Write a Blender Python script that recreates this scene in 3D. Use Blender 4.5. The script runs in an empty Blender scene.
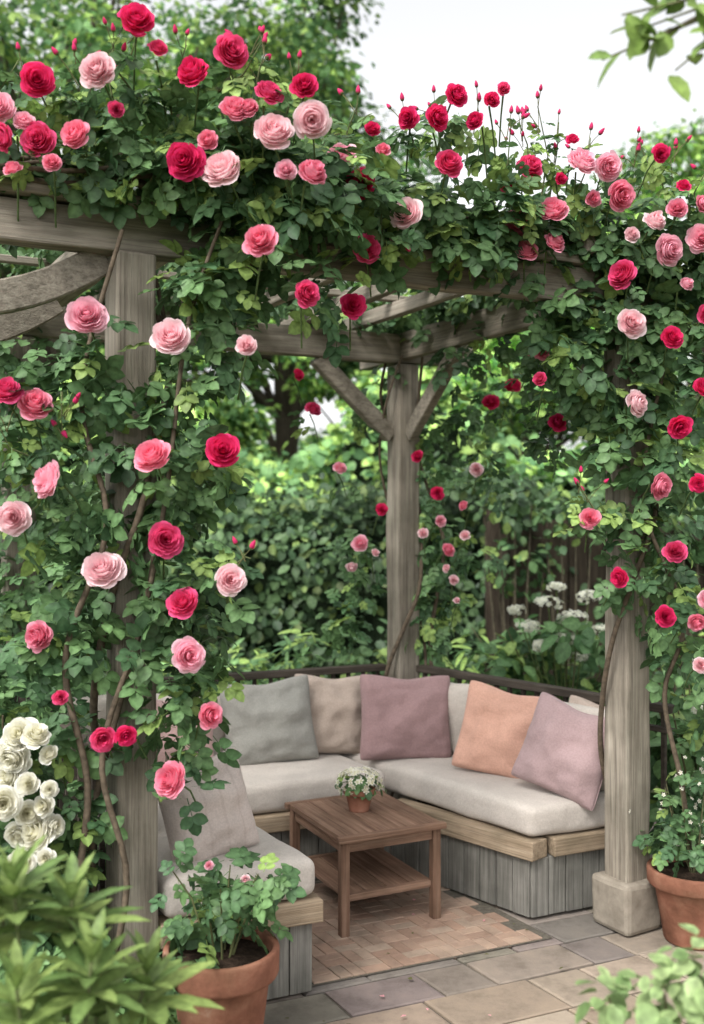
import bpy, bmesh, math, random
import numpy as np
from mathutils import Vector, Matrix, noise as mnoise
rng = np.random.default_rng(11); random.seed(11)
scene = bpy.context.scene
COL = scene.collection

# ------------------------------------------------------------------ helpers
def nrm(a):
    return a/np.maximum(np.linalg.norm(a, axis=-1, keepdims=True), 1e-9)

class MB:
    def __init__(s):
        s.v=[]; s.l=[]; s.t=[]; s.m=[]; s.c=[]; s.n=0
    def add(s, v, loops, tots, col, mat=0):
        v=np.asarray(v,float); s.v.append(v); s.l.append(np.asarray(loops,int)+s.n)
        tots=np.asarray(tots,int); s.t.append(tots); s.m.append(np.full(len(tots),mat,int))
        col=np.asarray(col,float)
        if col.ndim==1: col=np.tile(col,(len(v),1))
        s.c.append(col); s.n+=len(v)
    def inst(s, T, M, P, c0, c1, mat=0):
        K=len(P); n=len(T['v'])
        if K==0: return
        v=(np.einsum('kij,nj->kni',M,T['v'])+P[:,None,:]).reshape(-1,3)
        L=T['l']; loops=(L[None,:]+(np.arange(K)*n)[:,None]).reshape(-1)
        tots=np.tile(T['t'],K); e=T['e'][None,:,None]
        col=(c0[:,None,:]*(1-e)+c1[:,None,:]*e).reshape(-1,3)
        s.add(v,loops,tots,col,mat)
    def box(s, c, ax, h, col, mat=0):
        ax=np.asarray(ax,float); sg=np.array([[x,y,z] for z in(-1,1) for y in(-1,1) for x in(-1,1)],float)
        v=(sg*np.asarray(h))@ax+np.asarray(c)
        f=[0,2,3,1, 4,5,7,6, 0,1,5,4, 2,6,7,3, 0,4,6,2, 1,3,7,5]
        s.add(v,f,[4]*6,col,mat)
    def tube(s, pts, rad, col, seg=6, mat=0):
        pts=np.asarray(pts,float); n=len(pts); rad=np.broadcast_to(np.asarray(rad,float),(n,))
        t=nrm(np.gradient(pts,axis=0)); ref=np.array([0.31,0.2,0.93])
        if abs(t.mean(0)@ref)>.9*np.linalg.norm(t.mean(0)): ref=np.array([1.,.1,0])
        a=nrm(np.cross(t,ref)); b=np.cross(t,a)
        ang=np.arange(seg)/seg*2*np.pi
        v=pts[:,None,:]+rad[:,None,None]*(a[:,None,:]*np.cos(ang)[None,:,None]+b[:,None,:]*np.sin(ang)[None,:,None])
        i=np.arange(n-1)[:,None]*seg; j=np.arange(seg)[None,:]; j2=(j+1)%seg
        f=np.stack([i+j,i+j2,i+seg+j2,i+seg+j],-1).reshape(-1)
        s.add(v.reshape(-1,3),f,[4]*((n-1)*seg),col,mat)
    def build(s, name, mats, smooth=True, parent=None):
        me=bpy.data.meshes.new(name)
        v=np.concatenate(s.v); l=np.concatenate(s.l); t=np.concatenate(s.t); m=np.concatenate(s.m); c=np.concatenate(s.c)
        me.vertices.add(len(v)); me.vertices.foreach_set('co',v.astype(np.float32).ravel())
        me.loops.add(len(l)); me.loops.foreach_set('vertex_index',l.astype(np.int32))
        me.polygons.add(len(t)); st=np.concatenate([[0],np.cumsum(t)[:-1]])
        me.polygons.foreach_set('loop_start',st.astype(np.int32))
        me.polygons.foreach_set('material_index',m.astype(np.int32))
        me.polygons.foreach_set('use_smooth',np.full(len(t),smooth))
        me.update(calc_edges=True)
        a=me.attributes.new('Col','FLOAT_COLOR','POINT')
        a.data.foreach_set('color',np.concatenate([c,np.ones((len(c),1))],1).astype(np.float32).ravel())
        for x in mats: me.materials.append(x)
        me.validate()
        o=bpy.data.objects.new(name,me); COL.objects.link(o)
        if parent: o.parent=parent
        return o

def empty(name,loc=(0,0,0)):
    o=bpy.data.objects.new(name,None); o.empty_display_size=.1; COL.objects.link(o); o.location=loc; return o

def frames(z, ydir=None, scale=1.0):
    z=nrm(z); K=len(z)
    if ydir is None: ydir=rng.normal(size=(K,3))
    x=nrm(np.cross(ydir,z)); y=np.cross(z,x)
    M=np.stack([x,y,z],-1)
    return M*np.broadcast_to(np.asarray(scale,float),(K,))[:,None,None]

# ------------------------------------------------------------------ materials
def newmat(name):
    m=bpy.data.materials.new(name); m.use_nodes=True; nt=m.node_tree; nt.nodes.clear()
    return m,nt
def N(nt,t,**k):
    n=nt.nodes.new(t)
    for a,b in k.items(): setattr(n,a,b)
    return n
def principled(nt,rough=.6,spec=.4):
    o=N(nt,'ShaderNodeOutputMaterial'); b=N(nt,'ShaderNodeBsdfPrincipled')
    b.inputs['Roughness'].default_value=rough; b.inputs['Specular IOR Level'].default_value=spec
    nt.links.new(b.outputs[0],o.inputs[0]); return b,o
def ramp(nt,stops):
    r=N(nt,'ShaderNodeValToRGB'); e=r.color_ramp.elements
    while len(e)<len(stops): e.new(.5)
    for i,(p,c) in enumerate(stops): e[i].position=p; e[i].color=(*c,1)
    return r
def mulcol(nt,a,b,fac=1.0,mode='MULTIPLY'):
    m=N(nt,'ShaderNodeMix',data_type='RGBA',blend_type=mode); m.inputs[0].default_value=fac
    nt.links.new(a,m.inputs[6]); nt.links.new(b,m.inputs[7]); return m.outputs[2]
def noise(nt,scale,detail=4,vec=None,rough=.55):
    n=N(nt,'ShaderNodeTexNoise'); n.inputs['Scale'].default_value=scale; n.inputs['Detail'].default_value=detail
    n.inputs['Roughness'].default_value=rough
    if vec: nt.links.new(vec,n.inputs['Vector'])
    return n
def bump(nt,h,b,strength=.3,dist=.01):
    bp=N(nt,'ShaderNodeBump'); bp.inputs['Strength'].default_value=strength; bp.inputs['Distance'].default_value=dist
    nt.links.new(h,bp.inputs['Height']); nt.links.new(bp.outputs[0],b.inputs['Normal'])

def attr_mat(name,rough=.5,trans=.25,spec=.4,var=.35,nscale=40,det=1):
    m,nt=newmat(name); b,o=principled(nt,rough,spec)
    at=N(nt,'ShaderNodeAttribute',attribute_name='Col'); tc=N(nt,'ShaderNodeTexCoord')
    n=noise(nt,nscale,det,tc.outputs['Object'])
    r=ramp(nt,[(.3,(1-var,)*3),(.7,(1+var,)*3)]); nt.links.new(n.outputs[0],r.inputs[0])
    c=mulcol(nt,at.outputs['Color'],r.outputs[0])
    nt.links.new(c,b.inputs['Base Color'])
    if trans>0:
        t=N(nt,'ShaderNodeBsdfTranslucent'); mx=N(nt,'ShaderNodeMixShader'); mx.inputs[0].default_value=trans
        nt.links.new(c,t.inputs['Color']); nt.links.new(b.outputs[0],mx.inputs[1]); nt.links.new(t.outputs[0],mx.inputs[2])
        nt.links.new(mx.outputs[0],o.inputs[0])
    return m
M_LEAF=attr_mat('rose_leaf',.5,.28,.3,.25,60)
M_LEAFBG=attr_mat('tree_leaf',.6,.3,.25,.4,1.2)
M_PETAL=attr_mat('petal',.7,.35,.12,.06,150)
M_STEM=attr_mat('stem_bark',.85,0,.2,.4,50,3)

def wood_mat(name,c1,c2,c3,axis='X',rough=.8,scale=1.0):
    m,nt=newmat(name); b,o=principled(nt,rough,.25)
    tc=N(nt,'ShaderNodeTexCoord'); oi=N(nt,'ShaderNodeObjectInfo')
    ad=N(nt,'ShaderNodeVectorMath',operation='ADD'); sc=N(nt,'ShaderNodeVectorMath',operation='SCALE')
    sc.inputs['Scale'].default_value=37.0
    nt.links.new(oi.outputs['Random'],sc.inputs[0])
    nt.links.new(tc.outputs['Object'],ad.inputs[0]); nt.links.new(sc.outputs[0],ad.inputs[1])
    mp=N(nt,'ShaderNodeMapping'); s={'X':(1.5,28,28),'Y':(28,1.5,28),'Z':(28,28,1.5)}[axis]
    mp.inputs['Scale'].default_value=[q*scale for q in s]; nt.links.new(ad.outputs[0],mp.inputs['Vector'])
    n1=noise(nt,1.6,6,mp.outputs[0],.65); r=ramp(nt,[(.28,c1),(.5,c2),(.72,c3)]); nt.links.new(n1.outputs[0],r.inputs[0])
    n2=noise(nt,5,4,ad.outputs[0]); r2=ramp(nt,[(.3,(.66,.66,.62)),(.7,(1.15,1.13,1.1))]); nt.links.new(n2.outputs[0],r2.inputs[0])
    c=mulcol(nt,r.outputs[0],r2.outputs[0])
    mp2=N(nt,'ShaderNodeMapping'); mp2.inputs['Scale'].default_value=[q*scale*(2.2 if q>5 else .6) for q in s]
    nt.links.new(ad.outputs[0],mp2.inputs['Vector'])
    n3=noise(nt,2.2,4,mp2.outputs[0],.7)
    r3=ramp(nt,[(.36,(0,0,0)),(.5,(1,1,1))]); nt.links.new(n3.outputs[0],r3.inputs[0])
    c2_=mulcol(nt,c,r3.outputs[0],.3); nt.links.new(c2_,b.inputs['Base Color'])
    bump(nt,n3.outputs[0],b,.6,.006); return m
W_PERG=wood_mat('weathered_timber',(.14,.122,.10),(.265,.235,.195),(.38,.35,.295))
W_LEDGE=wood_mat('oak_ledge',(.20,.15,.10),(.31,.24,.17),(.42,.34,.25))
W_PANEL=wood_mat('grey_board',(.12,.115,.105),(.19,.185,.17),(.27,.262,.24),axis='Z')
W_TABLE=wood_mat('teak',(.12,.066,.045),(.20,.12,.083),(.29,.19,.14))
W_RAIL=wood_mat('dark_rail_wood',(.035,.028,.022),(.06,.049,.04),(.1,.083,.07))
W_FENCE=wood_mat('fence_board',(.03,.022,.016),(.055,.042,.03),(.085,.066,.05),axis='Z')

def fabric(name,col,sheen=.15,stripe=False):
    m,nt=newmat(name); b,o=principled(nt,.92,.12)
    tc=N(nt,'ShaderNodeTexCoord'); n=noise(nt,6,4,tc.outputs['Object'])
    r=ramp(nt,[(.3,tuple(q*.88 for q in col)),(.7,tuple(min(1,q*1.07) for q in col))]); nt.links.new(n.outputs[0],r.inputs[0])
    last=r.outputs[0]
    weave=noise(nt,160,3,tc.outputs['Object']); rw=ramp(nt,[(.35,(.9,.9,.9)),(.65,(1.06,1.06,1.06))]); nt.links.new(weave.outputs[0],rw.inputs[0])
    last=mulcol(nt,last,rw.outputs[0])
    if stripe:
        w=N(nt,'ShaderNodeTexWave',wave_type='BANDS',bands_direction='X'); w.inputs['Scale'].default_value=5; w.inputs['Distortion'].default_value=.2
        nt.links.new(tc.outputs['Object'],w.inputs['Vector'])
        r2=ramp(nt,[(.93,(1,1,1)),(.98,(.76,.72,.70))]); nt.links.new(w.outputs['Fac'],r2.inputs[0])
        last=mulcol(nt,last,r2.outputs[0],.35)
    nt.links.new(last,b.inputs['Base Color'])
    b.inputs['Sheen Weight'].default_value=sheen
    fine=noise(nt,420,2,tc.outputs['Object']); big=noise(nt,9,3,tc.outputs['Object'])
    ad=N(nt,'ShaderNodeMath',operation='MULTIPLY_ADD'); ad.inputs[1].default_value=.06
    nt.links.new(fine.outputs[0],ad.inputs[0]); nt.links.new(big.outputs[0],ad.inputs[2])
    bump(nt,ad.outputs[0],b,.6,.02); return m
F_SEAT=fabric('linen_greige',(.48,.435,.39)); F_BACK=fabric('linen_light',(.49,.445,.395))
F_GREY=fabric('sage_grey',(.27,.265,.24)); F_BEIGE=fabric('taupe_beige',(.43,.35,.295))
F_MAUVE=fabric('mauve',(.30,.195,.195)); F_PEACH=fabric('peach',(.60,.35,.265)); F_MAUVE2=fabric('dusty_lilac',(.35,.25,.25))
F_CREAM=fabric('cream_stripe',(.56,.48,.44),stripe=True); F_PINK=fabric('pale_rose',(.50,.34,.32))

def terracotta():
    m,nt=newmat('terracotta'); b,o=principled(nt,.85,.2); tc=N(nt,'ShaderNodeTexCoord')
    n=noise(nt,9,6,tc.outputs['Object'],.65)
    r=ramp(nt,[(.3,(.18,.075,.048)),(.5,(.28,.12,.078)),(.64,(.34,.165,.11)),(.78,(.42,.31,.245))]); nt.links.new(n.outputs[0],r.inputs[0])
    n4=noise(nt,3.5,5,tc.outputs['Object']); r4=ramp(nt,[(.35,(.5,.53,.48)),(.62,(1.05,1.05,1.05))]); nt.links.new(n4.outputs[0],r4.inputs[0])
    nt.links.new(mulcol(nt,r.outputs[0],r4.outputs[0]),b.inputs['Base Color']); n2=noise(nt,60,4,tc.outputs['Object']); bump(nt,n2.outputs[0],b,.4,.005); return m
M_TERRA=terracotta()
def simple(name,c1,c2,scale,rough=.9,bs=.5,bd=.02):
    m,nt=newmat(name); b,o=principled(nt,rough,.2); tc=N(nt,'ShaderNodeTexCoord')
    n=noise(nt,scale,7,tc.outputs['Object'],.65); r=ramp(nt,[(.3,c1),(.7,c2)]); nt.links.new(n.outputs[0],r.inputs[0])
    nt.links.new(r.outputs[0],b.inputs['Base Color']); bump(nt,n.outputs[0],b,bs,bd); return m
M_SOIL=simple('soil',(.02,.012,.008),(.07,.045,.03),60,.95,1,.02)
M_GROUND=simple('garden_ground',(.03,.045,.02),(.07,.08,.035),3,.95,.6,.05)
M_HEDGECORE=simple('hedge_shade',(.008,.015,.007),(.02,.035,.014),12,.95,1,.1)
M_CONC=simple('plinth_stone',(.17,.145,.115),(.30,.265,.215),14,.9,.4,.01)
def stone_mat():
    m,nt=newmat('patio_slab'); b,o=principled(nt,.8,.3); tc=N(nt,'ShaderNodeTexCoord')
    at=N(nt,'ShaderNodeAttribute',attribute_name='Col')
    n=noise(nt,7,9,tc.outputs['Object'],.68); r=ramp(nt,[(.28,(.6,.59,.57)),(.5,(1,1,1)),(.74,(1.25,1.23,1.18))]); nt.links.new(n.outputs[0],r.inputs[0])
    c=mulcol(nt,at.outputs['Color'],r.outputs[0]); nt.links.new(c,b.inputs['Base Color'])
    n2=noise(nt,35,7,tc.outputs['Object'],.7); bump(nt,n2.outputs[0],b,.5,.007)
    return m
M_STONE=stone_mat()

# ------------------------------------------------------------------ frame of the pergola
A=np.array([-.707,3.2]); U=np.array([.9144,.4048]); V=np.array([-.508,.8615])
LU,LV=1.976,1.625
def loc(a,b,z=0.): p=A+a*U+b*V; return np.array([p[0],p[1],z])
U3=np.array([*U,0]); V3=np.array([*V,0])
PA,PB,PC,PD=loc(0,0),loc(LU,0),loc(LU,LV),loc(0,LV)

def beam(name,p0,p1,w,h,mat,parent,up=(0,0,1),bev=.006,rough=.004):
    p0=Vector(p0);p1=Vector(p1); L=(p1-p0).length; x=(p1-p0).normalized(); up=Vector(up)
    y=up.cross(x).normalized(); z=x.cross(y)
    n=max(2,int(L/.12)); vs=[];fs=[]; sd=random.random()*100
    prof=[(-w/2,-h/2),(0,-h/2),(w/2,-h/2),(w/2,0),(w/2,h/2),(0,h/2),(-w/2,h/2),(-w/2,0)]
    for i in range(n+1):
        t=i/n
        for (a,c) in prof:
            d=mnoise.noise(Vector((t*L*3+sd,a*9,c*9)))*rough
            vs.append((t*L, a*(1+d/w*2), c*(1+d/h*2)))
    for i in range(n):
        for k in range(8):
            k2=(k+1)%8; fs.append((i*8+k,i*8+k2,i*8+8+k2,i*8+8+k))
    fs.append(tuple(range(7,-1,-1))); fs.append(tuple(n*8+k for k in range(8)))
    me=bpy.data.meshes.new(name); me.from_pydata(vs,[],fs); me.materials.append(mat)
    o=bpy.data.objects.new(name,me); COL.objects.link(o)
    M=Matrix((x,y,z)).transposed().to_4x4(); M.translation=p0; o.matrix_world=M
    if bev>0:
        b=o.modifiers.new('bev','BEVEL'); b.width=bev; b.segments=2; b.limit_method='ANGLE'; b.angle_limit=math.radians(50)
    if parent: o.parent=parent
    return o
def brace(name,pts,w,t,mat,parent,side):
    pts=np.asarray(pts,float); side=nrm(np.asarray(side,float)); tg=nrm(np.gradient(pts,axis=0)); nn=np.cross(tg,side)
    vs=[];fs=[]
    for p,n_ in zip(pts,nn):
        for a,c in((-1,-1),(1,-1),(1,1),(-1,1)): vs.append(tuple(p+side*a*t/2+n_*c*w/2))
    k=len(pts)
    for i in range(k-1):
        for j in range(4): fs.append((i*4+j,i*4+(j+1)%4,i*4+4+(j+1)%4,i*4+4+j))
    fs.append((3,2,1,0)); fs.append(tuple((k-1)*4+j for j in range(4)))
    me=bpy.data.meshes.new(name); me.from_pydata(vs,[],fs); me.materials.append(mat)
    o=bpy.data.objects.new(name,me); COL.objects.link(o); b=o.modifiers.new('b','BEVEL'); b.width=.005; b.limit_method='ANGLE'
    o.parent=parent; return o

perg=empty('wooden_pergola')
PW=.13
for i,p in enumerate((PA,PB,PC,PD)):
    beam(f'post_{i+1}',(p[0],p[1],.0),(p[0],p[1],2.46),PW,PW,W_PERG,perg,up=tuple(V3),bev=.01,rough=.008)
beam('plinth',(PB[0],PB[1],.0),(PB[0],PB[1],.20),.20,.20,M_CONC,perg,up=tuple(V3),bev=.02,rough=.015)
def P(a,b,z): return tuple(loc(a,b,z))
beam('front_beam',P(-.75,0,2.53),P(2.75,0,2.53),.075,.135,W_PERG,perg,bev=.008,rough=.01)
beam('back_beam',P(-.75,LV,2.545),P(2.4,LV,2.545),.075,.15,W_PERG,perg,bev=.008,rough=.01)
beam('right_beam',P(LU,.04,2.56),P(LU,LV+.4,2.56),.07,.145,W_PERG,perg,bev=.008,rough=.01)
beam('left_beam',P(0,.04,2.56),P(0,LV+.4,2.56),.07,.145,W_PERG,perg,bev=.008,rough=.01)
beam('front_cap',P(-.75,-.0,2.62),P(2.5,-.0,2.62),.13,.035,W_PERG,perg)
for i,a in enumerate((.35,.72,1.08,1.42,1.72)):
    beam(f'rafter_{i+1}',P(a,-.10,2.675),P(a,LV+.3,2.675),.05,.07,W_PERG,perg)
for i,b in enumerate((.3,.62,.95,1.28)):
    beam(f'batten_{i+1}',P(-.3,b,2.73),P(2.3,b,2.73),.045,.03,W_PERG,perg)
def arc(p0,p1,sag,n=12):
    p0=np.array(p0);p1=np.array(p1); t=np.linspace(0,1,n)[:,None]
    return p0*(1-t)+p1*t+np.array(sag)*(4*t*(1-t))
z0=2.08
brace('brace_1',arc(P(LU-.07,LV,z0),P(LU-.5,LV,2.47),(.05*U[0],.05*U[1],-.05)),.09,.05,W_PERG,perg,V3)
brace('brace_2',arc(P(LU,LV-.07,z0),P(LU,LV-.5,2.485),(.05*V[0],.05*V[1],-.05)),.09,.05,W_PERG,perg,U3)
brace('brace_4',arc(P(LU,.07,2.1),P(LU,.42,2.485),(-.04*V[0],-.04*V[1],-.05)),.07,.05,W_PERG,perg,U3)
for i,(b,zz) in enumerate(((.0,2.44),(.62,2.42))):
    brace(f'rafter_tail_{i}',arc(P(-.07,b+.05,zz+.02),P(-.75,b-.10,zz-.17),(0,0,-.08)),.10,.05,W_PERG,perg,V3)

# ------------------------------------------------------------------ railing
rail=empty('garden_railing')
def railing(p0,p1,tag):
    p0=np.array(p0);p1=np.array(p1); L=np.linalg.norm(p1-p0); d=(p1-p0)/L
    beam(f'top_rail_{tag}',p0+[0,0,.83],p1+[0,0,.83],.06,.035,W_RAIL,rail,bev=.004,rough=.001)
    beam(f'low_rail_{tag}',p0+[0,0,.74],p1+[0,0,.74],.035,.022,W_RAIL,rail,bev=.003,rough=.001)
    beam(f'foot_rail_{tag}',p0+[0,0,.12],p1+[0,0,.12],.04,.03,W_RAIL,rail,bev=.003,rough=.001)
    mb=MB(); n=int(L/.085)
    side=np.array([-d[1],d[0],0])
    for i in range(n):
        c=p0+d*(i+.5)*L/n; mb.box(c+[0,0,.475],[d,side,[0,0,1]],[.009,.009,.345],(.1,.1,.1))
    mb.build(f'balusters_{tag}',[W_RAIL],False,rail)
railing(loc(-1.6,LV+.06),loc(-.07,LV+.06),'a'); railing(loc(.07,LV+.06),loc(LU-.07,LV+.06),'b'); railing(loc(LU+.07,LV-.05),loc(2.27,.06),'c')
railing(loc(-.02,LV-.1),loc(-.02,.12),'d')

# ------------------------------------------------------------------ corner bench
bench=empty('built_in_corner_bench')
def quad_cushion(name,q,z0_,z1,mat,parent,r=.035,bulge=.012,jit=.004):
    q=[np.array(p[:2]) for p in q]
    hx=.25*(np.linalg.norm(q[1]-q[0])+np.linalg.norm(q[2]-q[3])); hy=.25*(np.linalg.norm(q[3]-q[0])+np.linalg.norm(q[2]-q[1])); hz=(z1-z0_)/2
    def samp(h):
        e=np.array([0,.15,.35,.6,1.0])*r*1.0
        mid=np.linspace(-h+r,h-r,max(3,int(2*h/.04)))
        return np.unique(np.concatenate([-h+e,mid,h-e]).round(5))
    S=[samp(hx),samp(hy),samp(hz)]; H=np.array([hx,hy,hz]); mb=MB()
    for ax in range(3):
        a,b=[k for k in range(3) if k!=ax]
        ga,gb=np.meshgrid(S[a],S[b],indexing='ij')
        for sg in(-1,1):
            v=np.zeros((ga.size,3)); v[:,a]=ga.ravel(); v[:,b]=gb.ravel(); v[:,ax]=sg*H[ax]
            na,nb=ga.shape; i=np.arange(na-1)[:,None]*nb; j=np.arange(nb-1)[None,:]
            f=np.stack([i+j,i+nb+j,i+nb+j+1,i+j+1],-1)
            if (sg<0)^(ax==1): f=f[...,::-1]
            inner=np.clip(v,-(H-r),H-r); d=v-inner; v=inner+r*nrm(d)
            s=v[:,0]/hx;t=v[:,1]/hy
            top=(v[:,2]>0)*1.0; v[:,2]+=top*bulge*(1-s**4)*(1-t**4)
            for k in range(len(v)):
                nz=mnoise.noise_vector(Vector((v[k,0]*5+hx*31,v[k,1]*5,v[k,2]*8+hy*17))); nz2=mnoise.noise_vector(Vector((v[k,0]*14+hx*31,v[k,1]*14,v[k,2]*14)))
                v[k]+=np.array(nz)*jit*1.3+np.array(nz2)*jit*.5
            s=(v[:,0]/hx+1)/2;t=(v[:,1]/hy+1)/2
            xy=(1-s)[:,None]*(1-t)[:,None]*q[0]+s[:,None]*(1-t)[:,None]*q[1]+s[:,None]*t[:,None]*q[2]+(1-s)[:,None]*t[:,None]*q[3]
            mb.add(np.concatenate([xy,(v[:,2]+(z0_+z1)/2)[:,None]],1),f.reshape(-1),[4]*((na-1)*(nb-1)),(.5,.5,.5))
    o=mb.build(name,[mat],True,parent)
    bm=bmesh.new(); bm.from_mesh(o.data); bmesh.ops.remove_doubles(bm,verts=bm.verts,dist=.0006); bmesh.ops.recalc_face_normals(bm,faces=bm.faces); bm.to_mesh(o.data); bm.free()
    for p in o.data.polygons: p.use_smooth=True
    return o
I1=loc(.62,.95); I2=loc(1.49,.95); E1=loc(1.66,.18); E2=loc(2.18,.18)
O1=loc(.06,1.56); O2=loc(1.93,1.56); L1=loc(.09,-.05); L2=loc(.62,-.05)
quad_cushion('seat_cushion_left',[L1,L2,I1,loc(.09,.95)],.33,.46,F_SEAT,bench)
quad_cushion('seat_cushion_back',[loc(.06,.955),loc(1.485,.955),loc(1.485,1.56),O1],.33,.46,F_SEAT,bench)
quad_cushion('seat_cushion_right',[E1,E2,O2,loc(1.49,1.56)],.331,.461,F_SEAT,bench)
def backcush(a0,b0,a1,b1,th,side,nm,z1=.80):
    p0=loc(a0,b0)[:2];p1=loc(a1,b1)[:2]; s=np.array(side[:2])*th
    quad_cushion(nm,[p0,p1,p1+s,p0+s],.465,z1,F_BACK,bench,r=.05,bulge=.008,jit=.010)
backcush(.12,1.42,.70,1.42,.14,V3,'back_cushion_1'); backcush(.72,1.42,1.28,1.42,.14,V3,'back_cushion_2',.79); backcush(1.30,1.42,1.78,1.42,.14,V3,'back_cushion_3',.8)
backcush(2.17,.22,2.07,.78,.12,-U3,'back_cushion_4',.80); backcush(2.065,.80,1.96,1.38,.12,-U3,'back_cushion_5',.81)
backcush(.20,.40,.20,.90,.12,-U3,'back_cushion_6',.76)
def ledge(nm,p0,p1,w=.1):
    p0=np.array(p0);p1=np.array(p1); beam(nm,p0+[0,0,.288],p1+[0,0,.288],w,.075,W_LEDGE,bench,bev=.006,rough=.003)
def ledge_edge(nm,p,q,inward,w=.1):
    ledge(nm,np.array(p)+inward*w*.35,np.array(q)+inward*w*.35,w)
ledge_edge('ledge_left_front',loc(.08,-.05),loc(.638,-.05),V3)
ledge_edge('ledge_left_inner',loc(.62,.047),loc(.62,.93),-U3)
ledge_edge('ledge_back',loc(.62,.95),loc(1.44,.95),V3)
d_=nrm(I2-E1); nn_=np.array([d_[1],-d_[0],0])
ledge_edge('ledge_right_inner',E1-d_*.02,I2,nn_)
ledge_edge('ledge_right_front',E1+U3*.11,E2+U3*.02,V3)
def boards(nm,p,q,z0_=.012,z1=.25,bw=.085):
    p=np.array(p);q=np.array(q);L=np.linalg.norm(q-p);d=(q-p)/L;s=np.array([-d[1],d[0],0]);n=max(1,round(L/bw)); mb=MB()
    for i in range(n):
        c=p+d*(i+.5)*L/n+s*random.uniform(-.0025,.0025)
        mb.box(c+[0,0,(z0_+z1)/2],[d,s,[0,0,1]],[L/n/2-.0022,.011,(z1-z0_)/2],(.2,.2,.2))
    o=mb.build(nm,[W_PANEL],False,bench); b=o.modifiers.new('b','BEVEL'); b.width=.003; b.segments=2
boards('panel_left_front',loc(.1,-.03),loc(.605,-.03)); boards('panel_left_inner',loc(.6,-.01),loc(.6,.96))
boards('panel_back',loc(.61,.97),loc(1.5,.97)); boards('panel_right_inner',E1+nn_*.02+d_*.012,I2+nn_*.02); boards('panel_right_front',E1+V3*.02+U3*.012,E2+V3*.02)

def pillow(name,x,y,z,w,h,th,yaw,lean,roll,mat,chop=.035):
    n=30; s=np.sin(np.linspace(-np.pi/2,np.pi/2,n)); gx,gy=np.meshgrid(s,s,indexing='ij'); sd=random.random()*50
    mb=MB(); T=((1-gx**2)*(1-gy**2))
    def plan(a,b):
        rnd=1-.045*np.abs(a)**8*np.abs(b)**8
        X=a*w/2*(1-.07*(1-b**2)*np.abs(a))*rnd; Z=b*h/2*(1-.07*(1-a**2)*np.abs(b))*rnd
        return X,Z-chop*h*np.exp(-(a/.4)**2)*np.clip(b,0,1)**2
    for sg in(-1,1):
        X,Z=plan(gx,gy)
        Y=sg*th/2*np.maximum(T,0)**.42
        wr=np.array([[mnoise.noise(Vector((a*2.2+sd,b*2.2,sg*3.)))*.028+abs(mnoise.noise(Vector((a*3+b*2+sd,b*3-a*2+9,sg*3.))))*.022+mnoise.noise(Vector((a*8+sd,b*8+9,sg*3.)))*.007 for a,b in zip(r1,r2)] for r1,r2 in zip(gx,gy)])
        Y=Y+wr*T**.3*sg
        v=np.stack([X.ravel(),Y.ravel(),Z.ravel()],-1); i=np.arange(n-1)[:,None]*n; j=np.arange(n-1)[None,:]
        f=np.stack([i+j,i+n+j,i+n+j+1,i+j+1],-1)
        if sg>0: f=f[...,::-1]
        mb.add(v,f.reshape(-1),[4]*((n-1)**2),(.5,.5,.5))
    per=[(a,-1) for a in s]+[(1,b) for b in s[1:]]+[(a,1) for a in s[::-1][1:]]+[(-1,b) for b in s[::-1][1:]]
    pp=[]
    for a,b in per:
        X,Z=plan(a,b); pp.append((float(X),0,float(Z)))
    mb.tube(pp,.0032,(.5,.5,.5),6)
    o=mb.build(name,[mat],True)
    M=Matrix.Translation((x,y,z))@Matrix.Rotation(yaw,4,'Z')@Matrix.Rotation(-lean,4,'X')@Matrix.Rotation(roll,4,'Y')
    o.matrix_world=M; return o
R=math.radians
pillow('throw_pillow',-.40,4.80,.655,.45,.41,.15,R(14),R(14),R(-5),F_GREY)
pillow('throw_pillow',-.10,4.99,.655,.40,.40,.14,R(18),R(12),R(4),F_BEIGE)
pillow('throw_pillow',.262,4.88,.662,.46,.42,.16,R(8),R(14),R(2),F_MAUVE)
pillow('throw_pillow',.70,4.56,.652,.44,.41,.15,R(-22),R(16),R(9),F_PEACH)
pillow('throw_pillow',.905,4.22,.652,.39,.39,.16,R(-30),R(16),R(16),F_MAUVE2)
pillow('throw_pillow',1.08,4.37,.65,.36,.36,.13,R(-45),R(8),R(4),F_BEIGE)
pillow('throw_pillow',-.505,3.47,.615,.33,.35,.16,R(30),R(14),R(-10),F_CREAM)
pillow('throw_pillow',-.80,4.60,.63,.36,.34,.13,R(30),R(14),R(6),F_PINK)

# ------------------------------------------------------------------ coffee table
table=empty('wooden_coffee_table',(0,0,0))
tr=R(26); tu=np.array([math.cos(tr),math.sin(tr),0]); tv=np.array([-math.sin(tr),math.cos(tr),0]); tc_=np.array([.045,4.19,0])
tw,td,tz=.48,.56,.385
def tp(a,b,z): return tuple(tc_+tu*a+tv*b+np.array([0,0,z]))
nb=5
for i in range(nb):
    a=-tw/2+.012+(i+.5)*(tw-.024)/nb
    beam(f'top_board_{i+1}',tp(a,-td/2+.03,tz),tp(a,td/2-.03,tz),(tw-.024)/nb-.0025,.022,W_TABLE,table,bev=.002,rough=.0005)
beam('top_end_1',tp(-tw/2,-td/2+.014,tz),tp(tw/2,-td/2+.014,tz),.03,.024,W_TABLE,table,bev=.003,rough=.0005)
beam('top_end_2',tp(-tw/2,td/2-.014,tz),tp(tw/2,td/2-.014,tz),.03,.024,W_TABLE,table,bev=.003,rough=.0005)
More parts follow.
